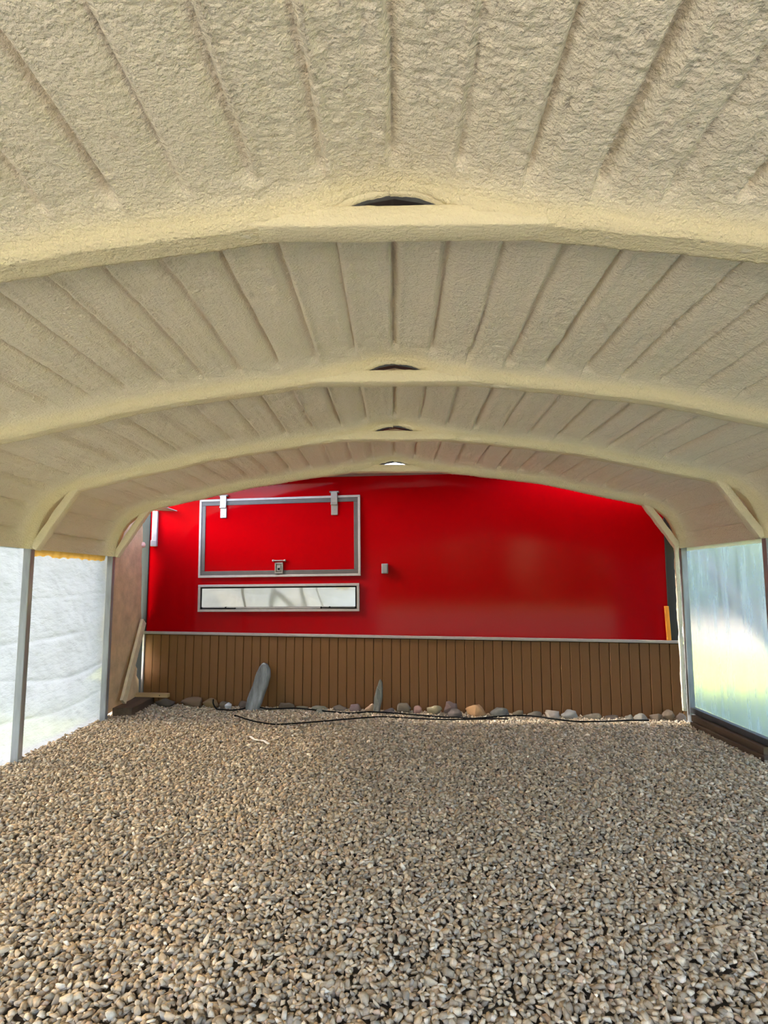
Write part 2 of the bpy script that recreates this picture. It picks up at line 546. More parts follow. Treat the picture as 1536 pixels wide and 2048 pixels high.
def foam_bar(name, p0, p1, wy, wt, parent, seed, fresh=0.6, n=40, amp=0.006):
    """a lumpy foam-coated straight tube between two points (in a plane y = const)"""
    p0 = Vector(p0); p1 = Vector(p1)
    ax = (p1 - p0); L = ax.length; ax.normalize()
    side = Vector((0, 1, 0)); upv = ax.cross(side).normalized()
    m = 16
    V = []
    for i in range(n + 1):
        c = p0 + ax * (L * i / n)
        for j in range(m):
            a = 2 * PI * j / m
            ca, sa = math.cos(a), math.sin(a)
            q = 0.22
            cy = math.copysign(abs(ca) ** q, ca) * wy / 2; cu = math.copysign(abs(sa) ** q, sa) * wt / 2
            k = 1 + 0.0
            pnt = c + side * cy + upv * cu
            nz = mnoise.noise((pnt + Vector((seed, 0, 0))) * 9) * amp + mnoise.noise((pnt + Vector((0, seed, 0))) * 34) * amp * .5
            V.append(pnt + (side * ca + upv * sa) * nz)
    F_ = []
    for i in range(n):
        for j in range(m):
            a = i * m + j; b = i * m + (j + 1) % m
            F_.append((a, b, b + m, a + m))
    o = from_np(name, [tuple(v) for v in V], F_, M_FOAM_FRAME, parent, True)
    bmx = bmesh.new(); bmx.from_mesh(o.data)
    bmx.verts.ensure_lookup_table()
    bmx.faces.new([bmx.verts[j] for j in range(m)][::-1]); bmx.faces.new([bmx.verts[n * m + j] for j in range(m)])
    bmesh.ops.recalc_face_normals(bmx, faces=bmx.faces)
    bmx.to_mesh(o.data); bmx.free()
    o.data.shade_smooth()
    o.data.attributes.new('fresh', 'FLOAT', 'POINT').data.foreach_set('value', np.full(len(o.data.vertices), fresh, np.float32))
    return o

ARCH_LABELS = ['foam-coated arch frame nearest the camera, with the widest dark slit at its peak',
               'foam-coated arch frame second from the camera, between the nearest and third arches',
               'foam-coated arch frame third from the camera, bare grey posts at both picture edges',
               'foam-coated arch frame farthest back, framing the red trailer wall']
mid = len(bs) // 2
for k, yb in enumerate(BOWS):
    r = empty('arch_frame', (0, yb, 0))
    tag(r, ARCH_LABELS[k], 'frame', 'foam-coated arch frames holding up the roof')
    parts = [bow_band('rafter', 0, mid, yb, 100 + 20 * k, r), bow_band('rafter', mid, len(bs) - 1, yb, 110 + 20 * k, r)]
    parts.append(foam_bar('collar_tie', (-0.52, yb, 2.681), (0.52, yb, 2.681), 0.112, 0.076, r, 3 + k, 0.8, 70, 0.004))
    bm = bmesh.new()
    tp = [(-0.30, 2.690), (-0.17, 2.727), (-0.09, 2.752), (0, 2.768), (0.09, 2.752), (0.17, 2.727), (0.30, 2.690)]
    rows = [[bm.verts.new((x_, yb + dy_, z_ + dz_)) for dy_, dz_ in ((-0.026, -0.012), (0.030, -0.012), (0.030, 0.03), (-0.026, 0.03))] for x_, z_ in tp]
    for ra, rb in zip(rows[:-1], rows[1:]):
        for j in range(4): bm.faces.new((ra[j], rb[j], rb[(j + 1) % 4], ra[(j + 1) % 4]))
    bm.faces.new(rows[0]); bm.faces.new(rows[-1][::-1])
    bmesh.ops.recalc_face_normals(bm, faces=bm.faces)
    parts.append(tag(bm_obj('ridge_tube', bm, M_DARK_STEEL, r), 'bare dark steel in the slit'))
    for sx_ in (-1, 1):
        parts.append(foam_bar('knee_brace', (sx_ * 2.665, yb, 2.285 + (sx_ > 0) * .05), (sx_ * 3.02, yb, 1.735 + (sx_ > 0) * .09), 0.085, 0.066, r, 7 + k * 2 + sx_, 0.55, 40))
        bm = bmesh.new()
        x0, x1 = sorted((sx_ * 3.038, sx_ * 3.100))
        box(bm, x0, x1, yb - 0.033, yb + 0.033, -0.01, 1.80 + (sx_ > 0) * .09, bev=0.006, seg=2)
        parts.append(bm_obj('post', bm, M_GALV, r))
        bm = bmesh.new()
        box(bm, x0 - 0.012, x1 + 0.012, yb - 0.06, yb + 0.06, -0.012, 0.008, bev=0.002)
        parts.append(bm_obj('base_plate', bm, M_GALV, r))
    if k == 3:
        e = foam_bar('edge_strip', (2.995, yb - 0.01, 0.13), (2.995, yb - 0.01, 1.86), 0.03, 0.04, r, 41, 0.15, 60, 0.008)
        tag(e, 'pale foam-spattered strip'); parts.append(e)
    for p in parts: p.location.y -= yb

# ------------------------------------------------------------------ food trailer
t = empty('food_trailer', PL, TR_ROT)
tag(t, 'glossy red trailer side with a serving hatch, standing behind the farthest arch', 'trailer')
# local frame: x along the side, -y out of the wall, z up
bm = bmesh.new()
box(bm, 0.045, 6.13, 0.0, 2.2, 0.80, 2.77, bev=0.004)
bm_obj('body', bm, M_RED, t)
for (a, b) in ((-0.07, 0.05), (6.125, 6.25)):
    box_obj('corner_trim', (a, b, -0.012, 2.21, 0.80, 2.775), M_GREY_TRIM, t, 0.006, 2)
bm = bmesh.new()
prof_ = [(0.0, 0.001), (0.0, -0.66), (3.0, -0.33), (4.6, -0.15), (6.25, -0.10), (6.25, 0.001)]
lo_ = [bm.verts.new((a_, b_, 2.714)) for a_, b_ in prof_]; hi_ = [bm.verts.new((a_, b_, 2.738)) for a_, b_ in prof_]
bm.faces.new(lo_[::-1]); bm.faces.new(hi_)
for q in range(6): bm.faces.new((lo_[q], lo_[(q + 1) % 6], hi_[(q + 1) % 6], hi_[q]))
bmesh.ops.recalc_face_normals(bm, faces=bm.faces)
bm_obj('sun_block_strip', bm, M_WHITE_ALU, t)  # added strip, keeps sun and skylight out of the gap behind the last arch
box_obj('roof_edge', (-0.09, 6.27, -0.03, 2.23, 2.762, 2.80), simple('white_roof', (0.75, 0.75, 0.74), 0.6), t, 0.008, 2)

# hatch
hatch = empty('service_hatch', (1.711, 0, 1.997)); hatch.parent = t
hatch.rotation_euler = (0, -0.0115, 0)
hw, hh = 1.006, 0.480
def frame_ring(bm, hw, hh, wid, y0, y1, bev=0.003):
    box(bm, -hw, hw, y0, y1, hh - wid, hh, bev)
    box(bm, -hw, hw, y0, y1, -hh, -hh + wid, bev)
    box(bm, -hw, -hw + wid, y0, y1, -hh + wid, hh - wid, bev)
    box(bm, hw - wid, hw, y0, y1, -hh + wid, hh - wid, bev)
bm = bmesh.new(); frame_ring(bm, hw, hh, 0.028, -0.030, 0.002)
bm_obj('frame', bm, M_WHITE_ALU, hatch)
bm = bmesh.new(); frame_ring(bm, hw - 0.028, hh - 0.028, 0.05, -0.022, 0.002)
bm_obj('gasket', bm, M_GASKET, hatch)
box_obj('panel', (-hw + 0.07, hw - 0.07, -0.014, 0.002, -hh + 0.07, hh - 0.07), M_RED, hatch, 0.003)
for xc in (-0.695, 0.695):
    bm = bmesh.new()
    box(bm, xc - 0.04, xc + 0.04, -0.050, -0.030, hh - 0.10, hh + 0.045, 0.004)
    box(bm, xc - 0.04, xc + 0.04, -0.034, -0.013, hh - 0.235, hh - 0.10, 0.004)
    box(bm, xc - 0.042, xc + 0.042, -0.058, -0.030, hh - 0.115, hh - 0.092, 0.004)
    box(bm, xc - 0.055, xc + 0.055, -0.030, 0.0, hh + 0.03, hh + 0.055, 0.004)
    cyl(bm, (xc - 0.055, -0.04, hh + 0.042), (xc + 0.055, -0.04, hh + 0.042), 0.011)
    for zz in (hh - 0.17, hh - 0.205, hh - 0.05):
        yy = -0.034 if zz < hh - 0.1 else -0.05
        cyl(bm, (xc, yy - 0.004, zz), (xc, yy + 0.004, zz), 0.006, 8)
    bm_obj('hinge', bm, M_ALU, hatch)
bm = bmesh.new()
lx, lz = 0.015, -0.375
frame_hw = 0.05
for (a, b, c, d) in ((-.05, .05, .05, .065), (-.05, .05, -.065, -.05), (-.05, -.036, -.05, .05), (.036, .05, -.05, .05)):
    box(bm, lx + a, lx + b, -0.040, -0.010, lz + c, lz + d, 0.003)
box(bm, lx - .05, lx + .05, -0.022, -0.008, lz - .06, lz + .06, 0.002)
box(bm, lx - .026, lx + .026, -0.034, -0.02, lz - .038, lz + .034, 0.004)
cyl(bm, (lx, -0.040, lz - .012), (lx, -0.03, lz - .012), 0.012)
cyl(bm, (lx - .075, -0.03, lz + .088), (lx + .075, -0.03, lz + .088), 0.008)
for q in (-.072, .072): bmesh.ops.create_uvsphere(bm, u_segments=12, v_segments=8, radius=0.016, matrix=Matrix.Translation((lx + q, -0.028, lz + .088)))
bm_obj('latch', bm, M_ALU, hatch)
bm = bmesh.new()
box(bm, lx - .012, lx + .012, -0.0415, -0.039, lz - .024, lz, 0.001)
bm_obj('keyhole', bm, M_BLACK, hatch)

# fold-down serving shelf (stainless panel) under the hatch
shelf = empty('serving_shelf', (1.712, 0, 1.269)); shelf.parent = t
shelf.rotation_euler = (0, -0.0105, 0)
bm = bmesh.new(); frame_ring(bm, 0.996, 0.163, 0.030, -0.028, 0.002)
bm_obj('frame', bm, M_WHITE_ALU, shelf)
bm = bmesh.new()
gx, gz = 48, 8
vv = {}
for i in range(gx + 1):
    for j in range(gz + 1):
        x = -0.948 + 1.896 * i / gx; z = -0.105 + 0.222 * j / gz
        y = -0.017 + 0.013 * mnoise.noise((x * 2.2 + z * 1.2, 1.7, z * 1.8)) + 0.003 * math.sin(x * 7 + z * 4)
        vv[i, j] = bm.verts.new((x, y, z))
for i in range(gx):
    for j in range(gz):
        bm.faces.new((vv[i, j], vv[i + 1, j], vv[i + 1, j + 1], vv[i, j + 1]))
bm_obj('panel', bm, M_STAINLESS, shelf, True)
bm = bmesh.new()
box(bm, -0.966, 0.966, -0.008, 0.003, -0.133, 0.133)
bm_obj('recess', bm, M_BLACK, shelf)
box_obj('hinge_strip', (-0.94, 0.94, -0.024, -0.008, -0.128, -0.108), M_ALU, shelf, 0.003)
for a, b in ((-0.95, -0.52), (0.54, 0.95)):
    bm = bmesh.new()
    cyl(bm, (a, -0.026, -0.118), (b, -0.026, -0.122), 0.006, 8)
    cyl(bm, (a + (b - a) * .72 if a < 0 else a + (b - a) * .25, -0.030, -0.112), (a + (b - a) * .72 if a < 0 else a + (b - a) * .25, -0.018, -0.112), 0.010, 10)
    cyl(bm, (a, -0.03, -0.118), (a, -0.015, -0.118), 0.012, 10)
    cyl(bm, (b, -0.03, -0.122), (b, -0.015, -0.122), 0.009, 10)
    bm_obj('gas_strut', bm, M_BLACK, shelf)

# outlet box, bracket on the upper left, roof tab, orange strip
bm = bmesh.new()
box(bm, 2.972, 3.046, -0.045, 0.0, 1.553, 1.669, 0.006, 2)
box(bm, 2.976, 3.042, -0.052, -0.044, 1.557, 1.665, 0.003)
bm_obj('outlet_box', bm, M_GREYBOX, t)
bm = bmesh.new()
box(bm, 0.085, 0.155, -0.035, 0.0, 1.97, 2.335, 0.006, 2)
box(bm, 0.08, 0.158, -0.048, 0.0, 1.893, 1.972, 0.008, 2)
bm_obj('marker_light', bm, M_WHITE_ALU, t)
bm = bmesh.new()
v = [bm.verts.new(c) for c in ((0.13, 0.0, 2.345), (0.40, -0.01, 2.33), (0.30, -0.16, 2.37), (0.16, -0.15, 2.375))]
f = bm.faces.new(v)
ex = bmesh.ops.extrude_face_region(bm, geom=[f])
for q in ex['geom']:
    if isinstance(q, bmesh.types.BMVert): q.co.z += 0.008
bmesh.ops.recalc_face_normals(bm, faces=bm.faces)
bm_obj('corner_tab', bm, M_WHITE_ALU, t)

# ------------------------------------------------------------------ brown skirting boards below the trailer
sk = empty('skirting', PL, TR_ROT)
tag(sk, 'brown vertical board skirting with a pale top rail under the red trailer', 'skirting')
pitch_b = 0.1042
def trim_z(u): return 0.845 - 0.0050 * u
bu = 0.070
board_meshes = []
for q in range(3):
    bm = bmesh.new()
    box(bm, 0, pitch_b - 0.006, -0.050, -0.032, 0.0, 1.0, 0.004)
    # beaded edge
    me = bpy.data.meshes.new('board'); bm.to_mesh(me); bm.free(); me.materials.append(M_BOARD)
    board_meshes.append(me)
i = 0
while bu < 6.22:
    o = bpy.data.objects.new('board', board_meshes[i % 3]); COL.objects.link(o); o.parent = sk
    top = trim_z(bu) - 0.026
    o.location = (bu, random.uniform(-.0025, .0025), -0.01)
    o.scale = (1, 1, top + 0.014)
    o.rotation_euler = (random.uniform(-.002, .002), 0, math.radians(2.2 + random.uniform(-.5, .5)))
    bu += pitch_b; i += 1
box_obj('backing', (0.06, 6.245, -0.031, -0.018, -0.01, 0.83), simple('dark_brown_backing', (0.045, 0.02, 0.008), 0.8), sk, 0.0)
bm = bmesh.new()
vs = box(bm, 0.0, 6.25, -0.066, -0.002, -0.0145, 0.0145, 0.003)
for v in bm.verts: v.co.z += trim_z(v.co.x)
bm_obj('top_rail', bm, M_WHITE_ALU, sk)
box_obj('edge_trim', (0.040, 0.066, -0.062, -0.010, 0.05, 0.84), M_WHITE_ALU, sk, 0.003)
box_obj('edge_trim', (6.222, 6.246, -0.058, -0.010, 0.0, 0.80), M_BOARD, sk, 0.003)

tag(box_obj('gap_shade_sheet', (-0.20, 0.04, 0.012, 0.03, 0.0, 0.84), M_BLACK, sk, 0.002), 'black sheet added as the shade in the corner gap')  # added black sheet, stands in for the deep shade in the corner gap
# orange strip standing on the top rail at the right end
o = box_obj('spirit_level', (-0.022, 0.022, -0.012, 0.012, 0.0, 0.366), M_ORANGE, None, 0.003)
o.location = tw(6.112, 0.040, trim_z(6.11) + 0.015); o.rotation_euler = (0.0, -0.03, TR_ROT)
tag(o, 'thin orange strip standing on the skirting rail against the grey corner', 'strip')
o.name = 'orange_strip'

# ------------------------------------------------------------------ left: white tarp, foam board, timbers
def sheet(name, x, y0, y1, z0, z1, dy, dz, fn, mat, parent, thick=0.0):
    ny_ = max(2, int((y1 - y0) / dy)); nz_ = max(2, int((z1 - z0) / dz))
    YY, ZZ = np.meshgrid(np.linspace(y0, y1, ny_ + 1), np.linspace(z0, z1, nz_ + 1), indexing='ij')
    XX = x + fn(YY, ZZ)
    V = np.stack([XX, YY, ZZ], -1).reshape(-1, 3)
    idx = np.arange(V.shape[0]).reshape(ny_ + 1, nz_ + 1)
    fq = np.stack([idx[:-1, :-1], idx[1:, :-1], idx[1:, 1:], idx[:-1, 1:]], -1).reshape(-1, 4)
    return from_np(name, V, fq, mat, parent, True)

tarp = empty('tarp', (-3.13, 4.0, 0))
tag(tarp, 'creased white tarp hung along the left side behind the grey posts', 'tarp')
def tarp_fn(Yv, Zv):
    h = 0.012 * vnoise(Yv * 1.6, Zv * 3 + 4, 201) + 0.006 * vnoise(Yv * 5 + Zv * 3, Zv * 8 - Yv * 2, 202) + 0.003 * vnoise(Yv * 14 + Zv * 9, Zv * 20, 203)
    for z0, am in ((1.30, .5), (0.98, .8), (0.62, 1.0), (0.28, .9)):
        zz = z0 + 0.035 * np.sin(Yv * 1.1 + z0 * 5) - 0.06 * (z0 < .7) * np.cos((Yv - 6) * 2.1)
        h += 0.020 * am * np.exp(-np.abs(Zv - zz) / 0.02) * (0.6 + .5 * vnoise(Yv * 2, Zv * 0 + z0 * 7, 204))
    # gathers under the top edge and pulls from the posts
    h += 0.010 * np.exp(-(1.74 - Zv) / 0.12) * vnoise(Yv * 16, Zv * 2, 205)
    for b in BOWS:
        h += 0.010 * np.exp(-np.abs(Yv - b) / 0.10) * vnoise(Zv * 7 + np.abs(Yv - b) * 12, Yv * 0 + b, 206)
    return np.clip(h * 1.3, -0.035, 0.03)
cl = sheet('cloth', -3.150, Y_FRONT, 6.90, -0.015, 1.742, 0.02, 0.014, tarp_fn, M_TARP, tarp)
cl.location = (3.13, -4.0, 0)
# scalloped orange overspray under the roof's edge
bm = bmesh.new()
prev = None
y = 5.27
while y < 6.70:
    zb = 1.690 - 0.012 * abs(math.sin(y * 23)) - 0.014 * (mnoise.noise((y * 6, 0, 0)) + .3)
    xo = -3.122 + 0.006 * math.sin(y * 46)
    cur = [bm.verts.new((xo, y, 1.75)), bm.verts.new((xo + 0.006, y, (1.75 + zb) / 2)), bm.verts.new((xo - 0.002, y, zb))]
    if prev:
        for q in range(2): bm.faces.new((prev[q], cur[q], cur[q + 1], prev[q + 1]))
    prev = cur
    y += 0.012
fo = bm_obj('foam_fringe', bm, M_FRINGE, tarp, True); fo.location = (3.13, -4.0, 0)
tag(fo, 'orange frilled overspray edge')

# foam-sprayed board closing the corner between arch and trailer
bm = bmesh.new()
outline = [(6.80, 0.03), (6.80, 1.76), (6.80, 1.95), (6.98, 2.25), (7.45, 2.28), (7.60, 2.20)]
zz = 2.18
prof = [(7.64, 2.12), (7.655, 1.95), (7.64, 1.75), (7.67, 1.55), (7.68, 1.35), (7.69, 1.15), (7.72, 1.0), (7.73, 0.93),
        (7.66, 0.86), (7.64, 0.78), (7.615, 0.66), (7.59, 0.58), (7.62, 0.52), (7.60, 0.46), (7.65, 0.42), (7.64, 0.34), (7.71, 0.28), (7.73, 0.10)]
outline += prof
vs = [bm.verts.new((0, y - 7.2, z)) for y, z in outline]
f = bm.faces.new(vs)
ex = bmesh.ops.extrude_face_region(bm, geom=[f])
for q in ex['geom']:
    if isinstance(q, bmesh.types.BMVert): q.co.x -= 0.02
bmesh.ops.triangulate(bm, faces=[q for q in bm.faces if len(q.verts) > 4])
bmesh.ops.recalc_face_normals(bm, faces=bm.faces)
o = bm_obj('end_panel', bm, M_FOAM_BOARD); o.location = (-3.105, 7.2, 0)
tag(o, 'pinkish brown foam-sprayed board with a ragged edge left of the trailer', 'board')
bm = bmesh.new()
bmesh.ops.create_icosphere(bm, subdivisions=3, radius=0.035)
for v in bm.verts: v.co *= 1 + 0.25 * mnoise.noise(v.co * 40)
pk = bm_obj('foam_blob', bm, simple('pink_foam', (0.75, 0.45, 0.38), 0.8), o, True); pk.location = (0.005, 0.455, 1.91); tag(pk, 'pinkish lump of foam')

# leaning plank
def lean_bar(name, p0, p1, w, th, mat, widthdir, parent=None):
    p0 = Vector(p0); p1 = Vector(p1)
    ax = (p1 - p0); L = ax.length; ax.normalize()
    wd = Vector(widthdir); wd = (wd - ax * wd.dot(ax)).normalized()
    td = ax.cross(wd)
    bm = bmesh.new()
    box(bm, -w / 2, w / 2, -th / 2, th / 2, 0, L, 0.004, 2)
    M = Matrix((wd, td, ax)).transposed().to_4x4()
    o = bm_obj(name, bm, mat, parent)
    o.matrix_world = Matrix.Translation(p0) @ M
    return o
o = lean_bar('plank', (-3.035, 7.125, 0.125), (-3.055, 7.655, 0.985), 0.11, 0.035, M_WOOD_FOAM, (0, 1, 0.0))
tag(o, 'foam-flecked plank leaning against the pinkish brown corner board', 'plank')
o = box_obj('timber_block', (-0.105, 0.105, -0.35, 0.33, 0, 0.105), M_WOOD_DARK, None, 0.006, 2)
o.location = (-2.975, 7.30, -0.01); o.rotation_euler = (0, 0, 0.02)
tag(o, 'dark weathered timber beam lying at the foot of the leaning plank', 'timber')
o = box_obj('pine_offcut', (-0.20, 0.20, -0.03, 0.03, 0, 0.046), M_WOOD_FRESH, None, 0.003)
o.location = tw(0.235, 0.125, 0.098); o.rotation_euler = (0, 0.0, TR_ROT + 0.03)
tag(o, 'short fresh pine offcut resting on the dark timber by the skirting', 'offcut')
bm = bmesh.new()
cyl(bm, (0.1, -0.0325, 0.024), (0.1, -0.029, 0.024), 0.007, 10)
kn = bm_obj('knot', bm, M_WOOD_DARK, o)

# ------------------------------------------------------------------ right: plastic film, rail, sleepers
film = empty('plastic_film', (3.13, 4.0, 0))
tag(film, 'translucent plastic film stretched along the right side, green lawn showing through', 'plastic sheet')
def film_fn(Yv, Zv):
    h = 0.008 * vnoise(Yv * 2, Zv * 1.2, 301) + 0.005 * vnoise(Yv * 9, Zv * 1.1, 302) + 0.0022 * vnoise(Yv * 24, Zv * 2.0, 303)
    for b in BOWS:
        q = np.hypot(Yv - b, Zv - 0.2)
        ang = np.arctan2(Zv - 0.2, Yv - b)
        h += 0.010 * np.exp(-q / 0.25) * vnoise(ang * 7, q * 1.5, 304)
    return h
def film_bay(y0, y1):
    o = sheet('film_sheet', 3.145, y0, y1, 0.12, 1.828, 0.02, 0.04, film_fn, M_PLASTIC, film)
    md = o.modifiers.new('thickness', 'SOLIDIFY'); md.thickness = 0.003
    o.location = (-3.13, -4.0, 0)
edges_y = [Y_FRONT, -1.01, 0.51] + BOWS
for a, b in zip(edges_y[:-1], edges_y[1:]): film_bay(a + 0.001, b - 0.001 if b < 6 else 6.855)
# pale taped top hem
bm = bmesh.new()
prev = None
y = Y_FRONT
while y <= 6.85:
    zb = 1.785 - 0.008 * mnoise.noise((y * 5, 3, 0)); x = 3.119 + 0.003 * math.sin(y * 30)
    cur = [bm.verts.new((x, y, 1.827)), bm.verts.new((x, y, zb))]
    if prev: bm.faces.new((prev[0], prev[1], cur[1], cur[0]))
    prev = cur
    y += 0.03
hm = bm_obj('hem', bm, tarp_material('foam_spotted_hem', (0.9, 0.87, 0.78), 0.5, 0.004), film, True); hm.location = (-3.13, -4.0, 0)
tag(hm, 'bright foam-spotted top hem')

rail = box_obj('base_rail', (3.045, 3.102, 5.246, 6.704, 0.115, 0.172), M_DARK_STEEL, None, 0.004)
tag(rail, 'dark steel rail along the bottom edge of the plastic film', 'rail')
o = box_obj('sleeper', (2.985, 3.12, 5.32, 6.60, -0.01, 0.048), M_WOOD_DARK, None, 0.006, 2)
tag(o, 'brown timber sleeper lying on the gravel under the dark steel rail', 'timber')
o = box_obj('sleeper', (3.008, 3.13, 5.36, 6.62, 0.049, 0.112), M_WOOD_DARK, None, 0.006, 2)
tag(o, 'upper dark timber wedged between the lower sleeper and the steel rail', 'timber')
o = box_obj('foam_block', (3.03, 3.14, 6.62, 6.665, -0.015, 0.108), simple('pale_foam_block', (0.62, 0.64, 0.70), 0.7, 0, .1), None, 0.01, 2)
tag(o, 'pale blue-grey block behind the end of the right-hand sleepers', 'block')

# ------------------------------------------------------------------ stones along the skirting
def hull_mesh(name, seed, n=26, flat=0.6, el=1.0, sub=True, rough=0.16):
    r = random.Random(seed)
    bm = bmesh.new()
    for _ in range(n):
        v = Vector((r.gauss(0, 1), r.gauss(0, 1), r.gauss(0, 1))).normalized()
        v *= 1 - rough * r.random()
        bm.verts.new((v.x * el, v.y, v.z * flat))
    res = bmesh.ops.convex_hull(bm, input=bm.verts)
    junk = [g for g in res['geom_interior'] if isinstance(g, bmesh.types.BMVert)]
    bmesh.ops.delete(bm, geom=junk, context='VERTS')
    if sub:
        bmesh.ops.subdivide_edges(bm, edges=bm.edges, cuts=2, use_grid_fill=True)
        for _ in range(1): bmesh.ops.smooth_vert(bm, verts=bm.verts, factor=0.3, use_axis_x=True, use_axis_y=True, use_axis_z=True)
        off = Vector((seed * 3.1, seed * 1.7, 0))
        for v in bm.verts: v.co += v.co.normalized() * (0.14 * mnoise.noise(v.co * 1.8 + off) + 0.09 * mnoise.noise(v.co * 5 + off))
    bmesh.ops.recalc_face_normals(bm, faces=bm.faces)
    me = bpy.data.meshes.new(name)
    bm.to_mesh(me); bm.free()
    return me

# X centre, width, height, distance in front of the boards, colour, label
ROCKS = [
 (-2.665, .32, .09, .17, (.13, .10, .075), 'long dark brown rock beside the weathered timber beam'),
 (-2.36, .31, .13, .14, (.20, .13, .08), 'chunky rust-brown rock second from the weathered timber'),
 (-2.125, .20, .105, .14, (.24, .16, .08), 'tan angular rock between the rust-brown rock and the black cable end'),
 (-1.955, .15, .10, .15, (.17, .13, .09), 'small brown rock tucked behind the white pebble'),
 (-1.70, .25, .085, .10, (.15, .11, .09), 'flat brown rock just left of the tall slate slab'),
 (-1.235, .26, .09, .12, (.16, .12, .085), 'low pointed brown rock just right of the tall slate slab'),
 (-1.02, .23, .045, .12, (.17, .15, .10), 'thin flat olive rock half sunk in gravel, right of the tall slab'),
 (-0.84, .22, .045, .10, (.22, .21, .15), 'thin pale green-grey rock lying flat against the skirting'),
 (-0.80, .17, .04, .235, (.22, .22, .18), 'low grey-green flake in front of the thin pale rock'),
 (-0.61, .20, .065, .12, (.16, .13, .10), 'dull brown rock midway between the two slate slabs'),
 (-0.43, .15, .085, .13, (.20, .14, .13), 'rounded mauve-brown rock two left of the short slate slab'),
 (-0.25, .14, .095, .16, (.48, .33, .21), 'pale peach rock just left of the short slate slab'),
 (-0.055, .17, .06, .18, (.16, .13, .12), 'low dark rock at the foot of the short slate slab'),
 (0.10, .20, .11, .13, (.17, .14, .10), 'blocky grey-brown rock just right of the short slate slab'),
 (0.275, .14, .10, .15, (.23, .14, .12), 'small reddish rock between the blocky and the olive-tan rocks'),
 (0.475, .20, .125, .17, (.30, .26, .16), 'large olive-tan rock right of the small reddish rock'),
 (0.665, .24, .14, .12, (.16, .115, .10), 'dark brown slanting rock behind the smooth dark one'),
 (0.685, .19, .10, .30, (.13, .105, .09), 'smooth dark rounded rock in front of the slanting brown rock'),
 (0.905, .25, .13, .19, (.42, .25, .12), 'bright orange-tan rock, the warmest in the row'),
 (1.165, .26, .095, .14, (.17, .165, .14), 'wide grey-green rock right of the orange-tan one'),
 (1.365, .16, .07, .14, (.18, .15, .10), 'low olive-brown rock next to the wide grey-green rock'),
 (1.525, .15, .075, .14, (.16, .14, .11), 'small brown rock left of the pale flat-topped rock'),
 (1.705, .20, .085, .15, (.38, .33, .27), 'pale flat-topped rock in the right half of the row'),
 (1.885, .17, .095, .15, (.30, .29, .26), 'light grey rounded rock right of the pale flat-topped rock'),
 (2.115, .22, .06, .14, (.20, .17, .12), 'low tan-grey rock right of the light grey rounded rock'),
 (2.325, .19, .065, .12, (.16, .12, .09), 'dim brown rock four from the right post'),
 (2.475, .13, .06, .15, (.24, .22, .18), 'small pale rock left of the dark heap by the right post'),
 (2.61, .16, .07, .16, (.25, .235, .20), 'pale speckled flat rock near the right post'),
 (2.76, .19, .10, .11, (.17, .13, .095), 'brown lumpy rock, third from the right end of the row'),
 (2.90, .15, .11, .10, (.19, .145, .10), 'tall olive-brown rock, second from the right end of the row'),
 (3.015, .12, .08, .10, (.15, .11, .085), 'small dark brown rock at the right end of the row beside the post'),
]
for q, (x, w, h, off, col, lab) in enumerate(ROCKS):
    me = hull_mesh('rock', 500 + q, 15, 1.0, 1.0, rough=0.34)
    cols = np.tile(np.array(col, np.float32) * random.uniform(1.0, 1.25), (len(me.polygons), 1))
    set_tint(me, cols)
    o = link('rock', me, M_ROCK, None, True)
    u = (x + 3.1) / 6.2 * TLEN
    p = tw(u, off + 0.01, 0)
    h *= 1.05
    o.scale = (w * 1.1 / 1.9, min(0.09, w * .45, max(.05, off - .055)), (h + 0.05) / 1.9)
    o.location = (p.x, p.y, (h - 0.05) / 2 + 0.01)
    o.rotation_euler = (0, random.uniform(-.12, .12), TR_ROT + random.uniform(-.25, .25))
    tag(o, lab, 'rock', 'rocks lined up along the foot of the skirting')

me = hull_mesh('pebble', 77, 24, 1, 1)
set_tint(me, np.tile(np.array((.78, .78, .80), np.float32), (len(me.polygons), 1)))
o = link('white_pebble', me, M_ROCK, None, True)
o.scale = (0.045, 0.035, 0.045); pp = tw((-1.885 + 3.1) / 6.2 * TLEN, 0.235, 0.045); o.location = pp
tag(o, 'small bright white stone in front of the brown rocks left of the tall slab', 'stone')

def slab(name, u, off, pts, th, mat, label, lean):
    """standing slab: outline in the (u, z) plane, given thickness, rough faces"""
    bm = bmesh.new()
    vs = [bm.verts.new((a, 0, z)) for a, z in pts]
    f = bm.faces.new(vs)
    ex = bmesh.ops.extrude_face_region(bm, geom=[f])
    for q in ex['geom']:
        if isinstance(q, bmesh.types.BMVert): q.co.y += th
    bmesh.ops.recalc_face_normals(bm, faces=bm.faces)
    bmesh.ops.bevel(bm, geom=list(bm.edges), offset=th * .28, segments=2, affect='EDGES', profile=.5)
    bmesh.ops.triangulate(bm, faces=bm.faces)
    bmesh.ops.subdivide_edges(bm, edges=[e for e in bm.edges if e.calc_length() > 0.05], cuts=3)
    bmesh.ops.triangulate(bm, faces=[q for q in bm.faces if len(q.verts) > 3])
    for v in bm.verts:
        p = v.co
        d = 0.016 * mnoise.noise((p.x * 16 + p.z * 3, p.y * 8, p.z * 2.5)) + 0.006 * mnoise.noise((p.x * 50 + p.z * 9, p.y * 20, p.z * 8))
        v.co.y += d
        v.co.x += 0.5 * d
    o = bm_obj(name, bm, mat, None)
    o.location = tw(u, off, -0.03)
    o.rotation_euler = (-lean, 0, TR_ROT)
    return tag(o, label, 'slab')
